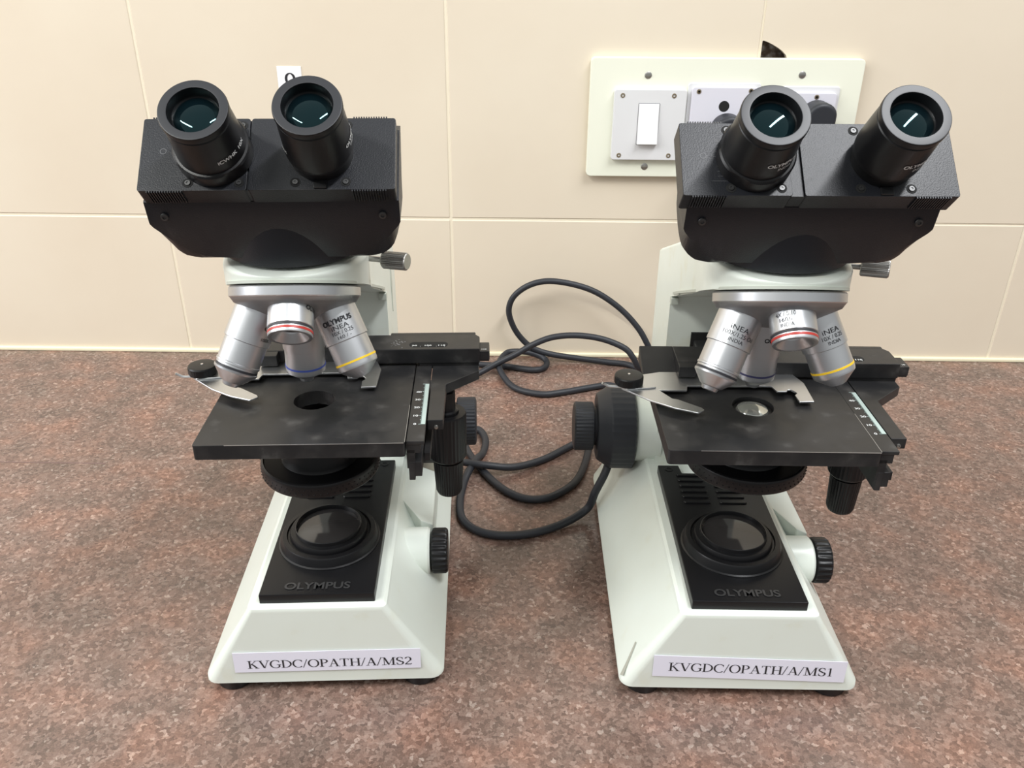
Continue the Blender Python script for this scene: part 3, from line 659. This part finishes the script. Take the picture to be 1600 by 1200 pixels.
# L: 'MS2', R: 'MS1'
LTXT = {
 'yellow': [('OLYMPUS', .0600, .0175, .0030, 86, .03, .0), ('iNEA', .0635, .0100, .0024, 84, 0, 0), ('10X / 0.25', .0664, .0122, .0021, 82, 0, 0), ('160 / -', .0690, .0078, .0018, 82, 0, 0)],
 'black': [('OLYMPUS', .0610, .0155, .0026, 8, .03, 0), ('100X/1.25 Oil', .0672, .0150, .0018, 8, 0, 0)],
 'red': [('OLYMPUS', .0550, .0155, .0026, 0, .03, 0)],
}
RTXT = {
 'yellow': [('iNEA', .0620, .0100, .0026, 80, 0, 0), ('10X / 0.25', .0653, .0122, .0022, 80, 0, 0), ('INDIA', .0682, .0074, .0019, 80, 0, 0)],
 'black': [('iNEA', .0615, .0105, .0027, 91, 0, 0), ('100X/1.25 Oil', .0650, .0180, .0023, 88, 0, 0), ('INDIA', .0683, .0084, .0020, 90, 0, 0)],
 'red': [('4X / 0.10', .0560, .0108, .0022, 125, 0, 0), ('160/-', .0590, .0066, .0020, 125, 0, 0), ('INDIA', .0618, .0070, .0019, 122, 0, 0)],
 'blue': [('OLYMPUS', .0640, .0155, .0026, 60, .03, 0)],
}
EYE_L = ([('iCWHK', .0150, .0105, .0022, -48, .02), ('10X', .0150, .0050, .0022, -14, .02)], [('OLYMPUS', .0165, .0130, .0019, -5, .03), ('INDIA', .0140, .0060, .0013, -5, 0), ('10X', .0160, .0050, .0019, -150, .02)])
EYE_R = ([('OLYMPUS', .0185, .0150, .0024, -64, .03), ('INDIA', .0152, .0070, .0018, -58, 0)], [('OLYMPUS', .0185, .0150, .0024, -64, .03), ('INDIA', .0152, .0070, .0018, -58, 0)])
left = microscope(-.12021, .38064, .05428, 'binocular microscope tagged MS2, beside the small numbered note on the wall',
    dict(dy=.0095, dz=0.0, lz=-.006, phase=radians(4.5), hw=.0597, ipd=.0248, eyelen=(.0005, .0035), seam=(-.0095, -.0089), text=LTXT, eyetext=EYE_L, blue='blue', scuff=True, seed=3, marks=(),
         tag=(-.0540, .0603, .0168, .0323), tilt=.0004, tagtext='KVGDC/OPATH/A/MS2', tagw=.1005, tagh=.0066, tagc=(.0045, .0229)))
right = microscope(.13771, .37980, .00033, 'binocular microscope tagged MS1, in front of the switch board',
    dict(dy=0.0, dz=.0075, lz=0.0, phase=radians(3.5), hw=.0644, ipd=.0302, eyelen=(.0005, .0012), seam=(-.0135, -.0078), text=RTXT, eyetext=EYE_R, blue='navy', scuff=False, seed=5, marks=([(-.0732, .0060), (-.0718, .0030), (-.0680, .0085), (-.0629, .0165), (-.0634, .0182), (-.0688, .0110)],),
         tag=(-.0548, .0630, .0160, .0325), tilt=-.0030, tagtext='KVGDC/OPATH/A/MS1', tagw=.1000, tagh=.0070, tagc=(.0047, .0240)))

# ================================================================== CORDS
r_c = .0033
CABLES = []
def cord(name, pts, label):
    o = link(name, tube(pts, r_c, 12, 8), 'rubber', None, 60); tag(o, label, 'power cable', 'black power cables between the microscopes'); CABLES.append(o); return o
cord('power_cable', [(.205, .845, .262), (.205, .838, .22), (.200, .835, .15), (.185, .838, .06), (.165, .845, .012), (.150, .848, .008), (.1401, .845, .0275), (.1276, .848, .0481), (.1073, .852, .0690), (.0806, .854, .0870), (.0540, .855, .0960), (.0273, .856, .0988), (.0067, .856, .0935), (-.0090, .857, .0805), (-.0145, .858, .0640), (-.0103, .860, .0455), (-.0008, .862, .0289), (.0130, .862, .0164), (.0327, .862, .0095), (.0633, .860, .0055), (.0967, .855, .0036), (.1250, .845, .0036), (.150, .800, .0036), (.160, .720, .006), (.150, .650, .020), (.140, .6225, .030)],
     'black cord looping up against the tiles beside the microscope tagged MS1')
cord('power_cable', [(.293, .845, .262), (.292, .838, .20), (.285, .832, .10), (.250, .825, .030), (.205, .822, .0060), (.165, .824, .0055), (.140, .828, .010), (.1270, .8180, .0150), (.1200, .815, .0275), (.1100, .818, .0380), (.0862, .822, .0465), (.0590, .824, .0495), (.0330, .824, .0470), (.0120, .824, .0380), (-.0058, .824, .0265), (-.0268, .826, .0140), (-.0456, .8184, .0060), (-.070, .795, .0036), (-.105, .745, .0036), (-.125, .680, .010), (-.128, .6235, .030)],
     'black cord arching low across the wall base to the microscope tagged MS2')
cord('power_cable', [(-.110, .845, .0036), (-.080, .851, .0036), (-.0484, .8456, .0036), (-.0168, .8407, .0036), (.0131, .8327, .0036), (.0259, .8395, .0036), (.0284, .8544, .0036), (.0219, .8610, .0065), (.0080, .8620, .0110), (-.0061, .8615, .0125), (-.0173, .8560, .0125), (-.0246, .8330, .0104), (-.0189, .8098, .0060), (-.0052, .7877, .0036), (.0207, .7754, .0036), (.0436, .7803, .0036), (.0753, .7929, .0036), (.0950, .7980, .0036), (.1050, .7850, .0036), (.0980, .7600, .0036), (.0800, .7400, .0036), (.0690, .7000, .0036), (.0601, .6493, .0036), (.0502, .6167, .0036), (.0366, .5977, .0036), (.0200, .5864, .0036), (.0011, .5877, .0036), (-.0178, .6041, .0036), (-.0364, .6345, .0036), (-.0491, .6631, .0036), (-.0540, .6850, .0036), (-.0500, .7000, .0036), (-.0397, .6997, .0036), (-.0330, .6814, .0036), (-.0341, .6590, .0036), (-.0391, .6425, .0070), (-.0450, .6224, .0070), (-.0485, .6082, .0036), (-.0500, .5814, .0036), (-.0465, .5573, .0036), (-.0338, .5414, .0036), (-.0140, .5353, .0036), (.0110, .5392, .0036), (.0348, .5506, .0045), (.0550, .5640, .0100), (.0610, .5630, .0280), (.0690, .5680, .0450), (.0760, .5850, .0580), (.085, .6300, .0300), (.100, .640, .020), (.120, .6225, .020)],
     'black cord winding in several curves over the granite between both microscopes')
cord('power_cable', [(.1000, .7300, .0036), (.0700, .6930, .0036), (.0491, .6748, .0036), (.0211, .6483, .0036), (-.0055, .6312, .0060), (-.0290, .6269, .0102), (-.0450, .6300, .0104), (-.0600, .6420, .0060), (-.0750, .6600, .0036), (-.0950, .6800, .0036), (-.1100, .7000, .0036)],
     'short stretch of black cord crossing the others behind the MS2 microscope')

# ================================================================== SWITCH BOARD
YB = WALL_Y-0.0005
brd = bpy.data.objects.new('switch_board', None); COL.objects.link(brd); brd.location = (.1966, WALL_Y, .2658)
tag(brd, 'ivory switch board with a rocker switch and two sockets on the tiled wall', 'switch board')
def wlink(name, bm, m, parent, **k):   # children live in board coordinates
    bmesh.ops.translate(bm, verts=bm.verts, vec=-Vector(brd.location)); return link(name, bm, m, parent, **k)
bx0, bx1, bz0_, bz1_ = .0640, .3302, .2085, .3238
q = prism(rrect(bx0, bx1, bz0_, bz1_, .0045, 4), -WALL_Y-.0001, -WALL_Y+.0070, .0012, 2); bmesh.ops.transform(q, matrix=FR, verts=q.verts)
for v_ in q.verts: v_.co.y = WALL_Y-.0002-(WALL_Y-v_.co.y if v_.co.y < WALL_Y else 0)-(v_.co.y-WALL_Y if v_.co.y > WALL_Y else 0)
wlink('board_plate', q, 'board', brd)
def slab(x0, x1, z0, z1, ya, yb, r=.003, bv=.001):   # ya nearer the wall
    q = prism(rrect(x0, x1, z0, z1, r, 4), 0, ya-yb, bv, 2)
    F = Matrix(((1, 0, 0, 0), (0, 0, -1, ya), (0, 1, 0, 0), (0, 0, 0, 1))); bmesh.ops.transform(q, matrix=F, verts=q.verts); return q
yf = WALL_Y-.0072
for (sx_, sz_) in ((.1205, .3075), (.2703, .3090), (.1235, .2190), (.2703, .2190)):
    q = lathe([(0, .0036), (.0006, .0034), (.0011, .0024), (.0013, 0)], (sx_, yf+.0003, sz_), (0, -1, 0), 24); add(q, box(sx_-.0032, sx_+.0032, yf-.0012, yf-.0008, sz_-.0004, sz_+.0004)); wlink('board_screw', q, 'screw', brd)
md = wlink('switch_module', slab(.0880, .1595, .2265, .2950, yf+.0005, yf-.0055), 'switch', brd)
for sx_, sz_ in ((.0964, .2892), (.1468, .2892), (.0960, .2313), (.1461, .2313)): wlink('module_screw', screw_bm((sx_, yf-.0053, sz_), (0, -1, 0), .0024), 'brass', md)
q = bmesh.new(); xa, xb, zc0, zc1 = .1130, .1330, .2425, .2815; yy = yf-.0055
pts = [(yy+.001, zc0), (yy-.0050, zc0+.0005), (yy-.0022, (zc0+zc1)/2), (yy-.0008, zc1), (yy+.001, zc1)]
q = loft([[(x_, p[0], p[1]) for p in pts] for x_ in (xa, xb)]); bmesh.ops.recalc_face_normals(q, faces=q.faces); bevel(q, .0004, 2)
wlink('rocker', q, 'rocker', md)
wlink('rocker_surround', slab(xa-.0007, xb+.0007, zc0-.0007, zc1+.0007, yy+.0004, yy-.00015, .0008, 0), 'gap', md)
for (x0, x1, hx, hz_, sc) in ((.1640, .2285, .1966, .2797, ((.1706, .2934), (.2213, .2944))), (.2560, .3060, .2850, .2720, ((.2861, .2892),))):
    fr_ = wlink('socket_frame', slab(x0-.0035, x1+.0035, .2235, .3010 if x0 < .2 else .2985, yf+.0005, yf-.0015), 'switch', brd)
    md = wlink('socket_module', slab(x0, x1, .2265, .2976 if x0 < .2 else .2930, yf-.0010, yf-.0055), 'socket', brd)
    for sx_, sz_ in sc: wlink('module_screw', screw_bm((sx_, yf-.0053, sz_), (0, -1, 0), .0024), 'brass', md)
    if x0 < .2:
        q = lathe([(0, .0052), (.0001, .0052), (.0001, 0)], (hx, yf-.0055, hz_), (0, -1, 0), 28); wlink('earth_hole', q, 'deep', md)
for i, (cx_, cz_, w_, ztop_) in enumerate(((.2003, .252, .0150, .2740), (.2865, .250, .0142, .2872))):
    prof = []
    n_ = 16
    for k in range(n_+1): a = pi*k/n_; prof.append((cx_+w_*cos(a), ztop_-w_*.85+w_*.85*sin(a)))
    prof += [(cx_-w_*.95, .235), (cx_+w_*.95, .235)]
    q = prism(prof, 0, .026, .004, 3)
    F = Matrix(((1, 0, 0, 0), (0, 0, -1, yf-.0056), (0, 1, 0, 0), (0, 0, 0, 1))); bmesh.ops.transform(q, matrix=F, verts=q.verts)
    link('plug', q, 'rubber', CABLES[i])

# ================================================================== WALL NOTE
q = bmesh.new(); nx0, nx1, nz0, nz1 = -.2456, -.2215, 0.270, .3122
q = box(nx0, nx1, WALL_Y-.0005, WALL_Y-.0001, nz0, nz1)
note = link('wall_note', q, 'wallpaper_note'); tag(note, 'small white paper note with a numeral taped on the tiles behind the MS2 eyepiece', 'note')
q = bmesh.new(); vs, fs = serif2d('9'); vs = fit(vs, None, .0168)
text_on(q, vs, fs, lambda x, y: (-.2330+x*1.2, WALL_Y-.0008, .2976+y)); link('lettering', q, 'ink', note)
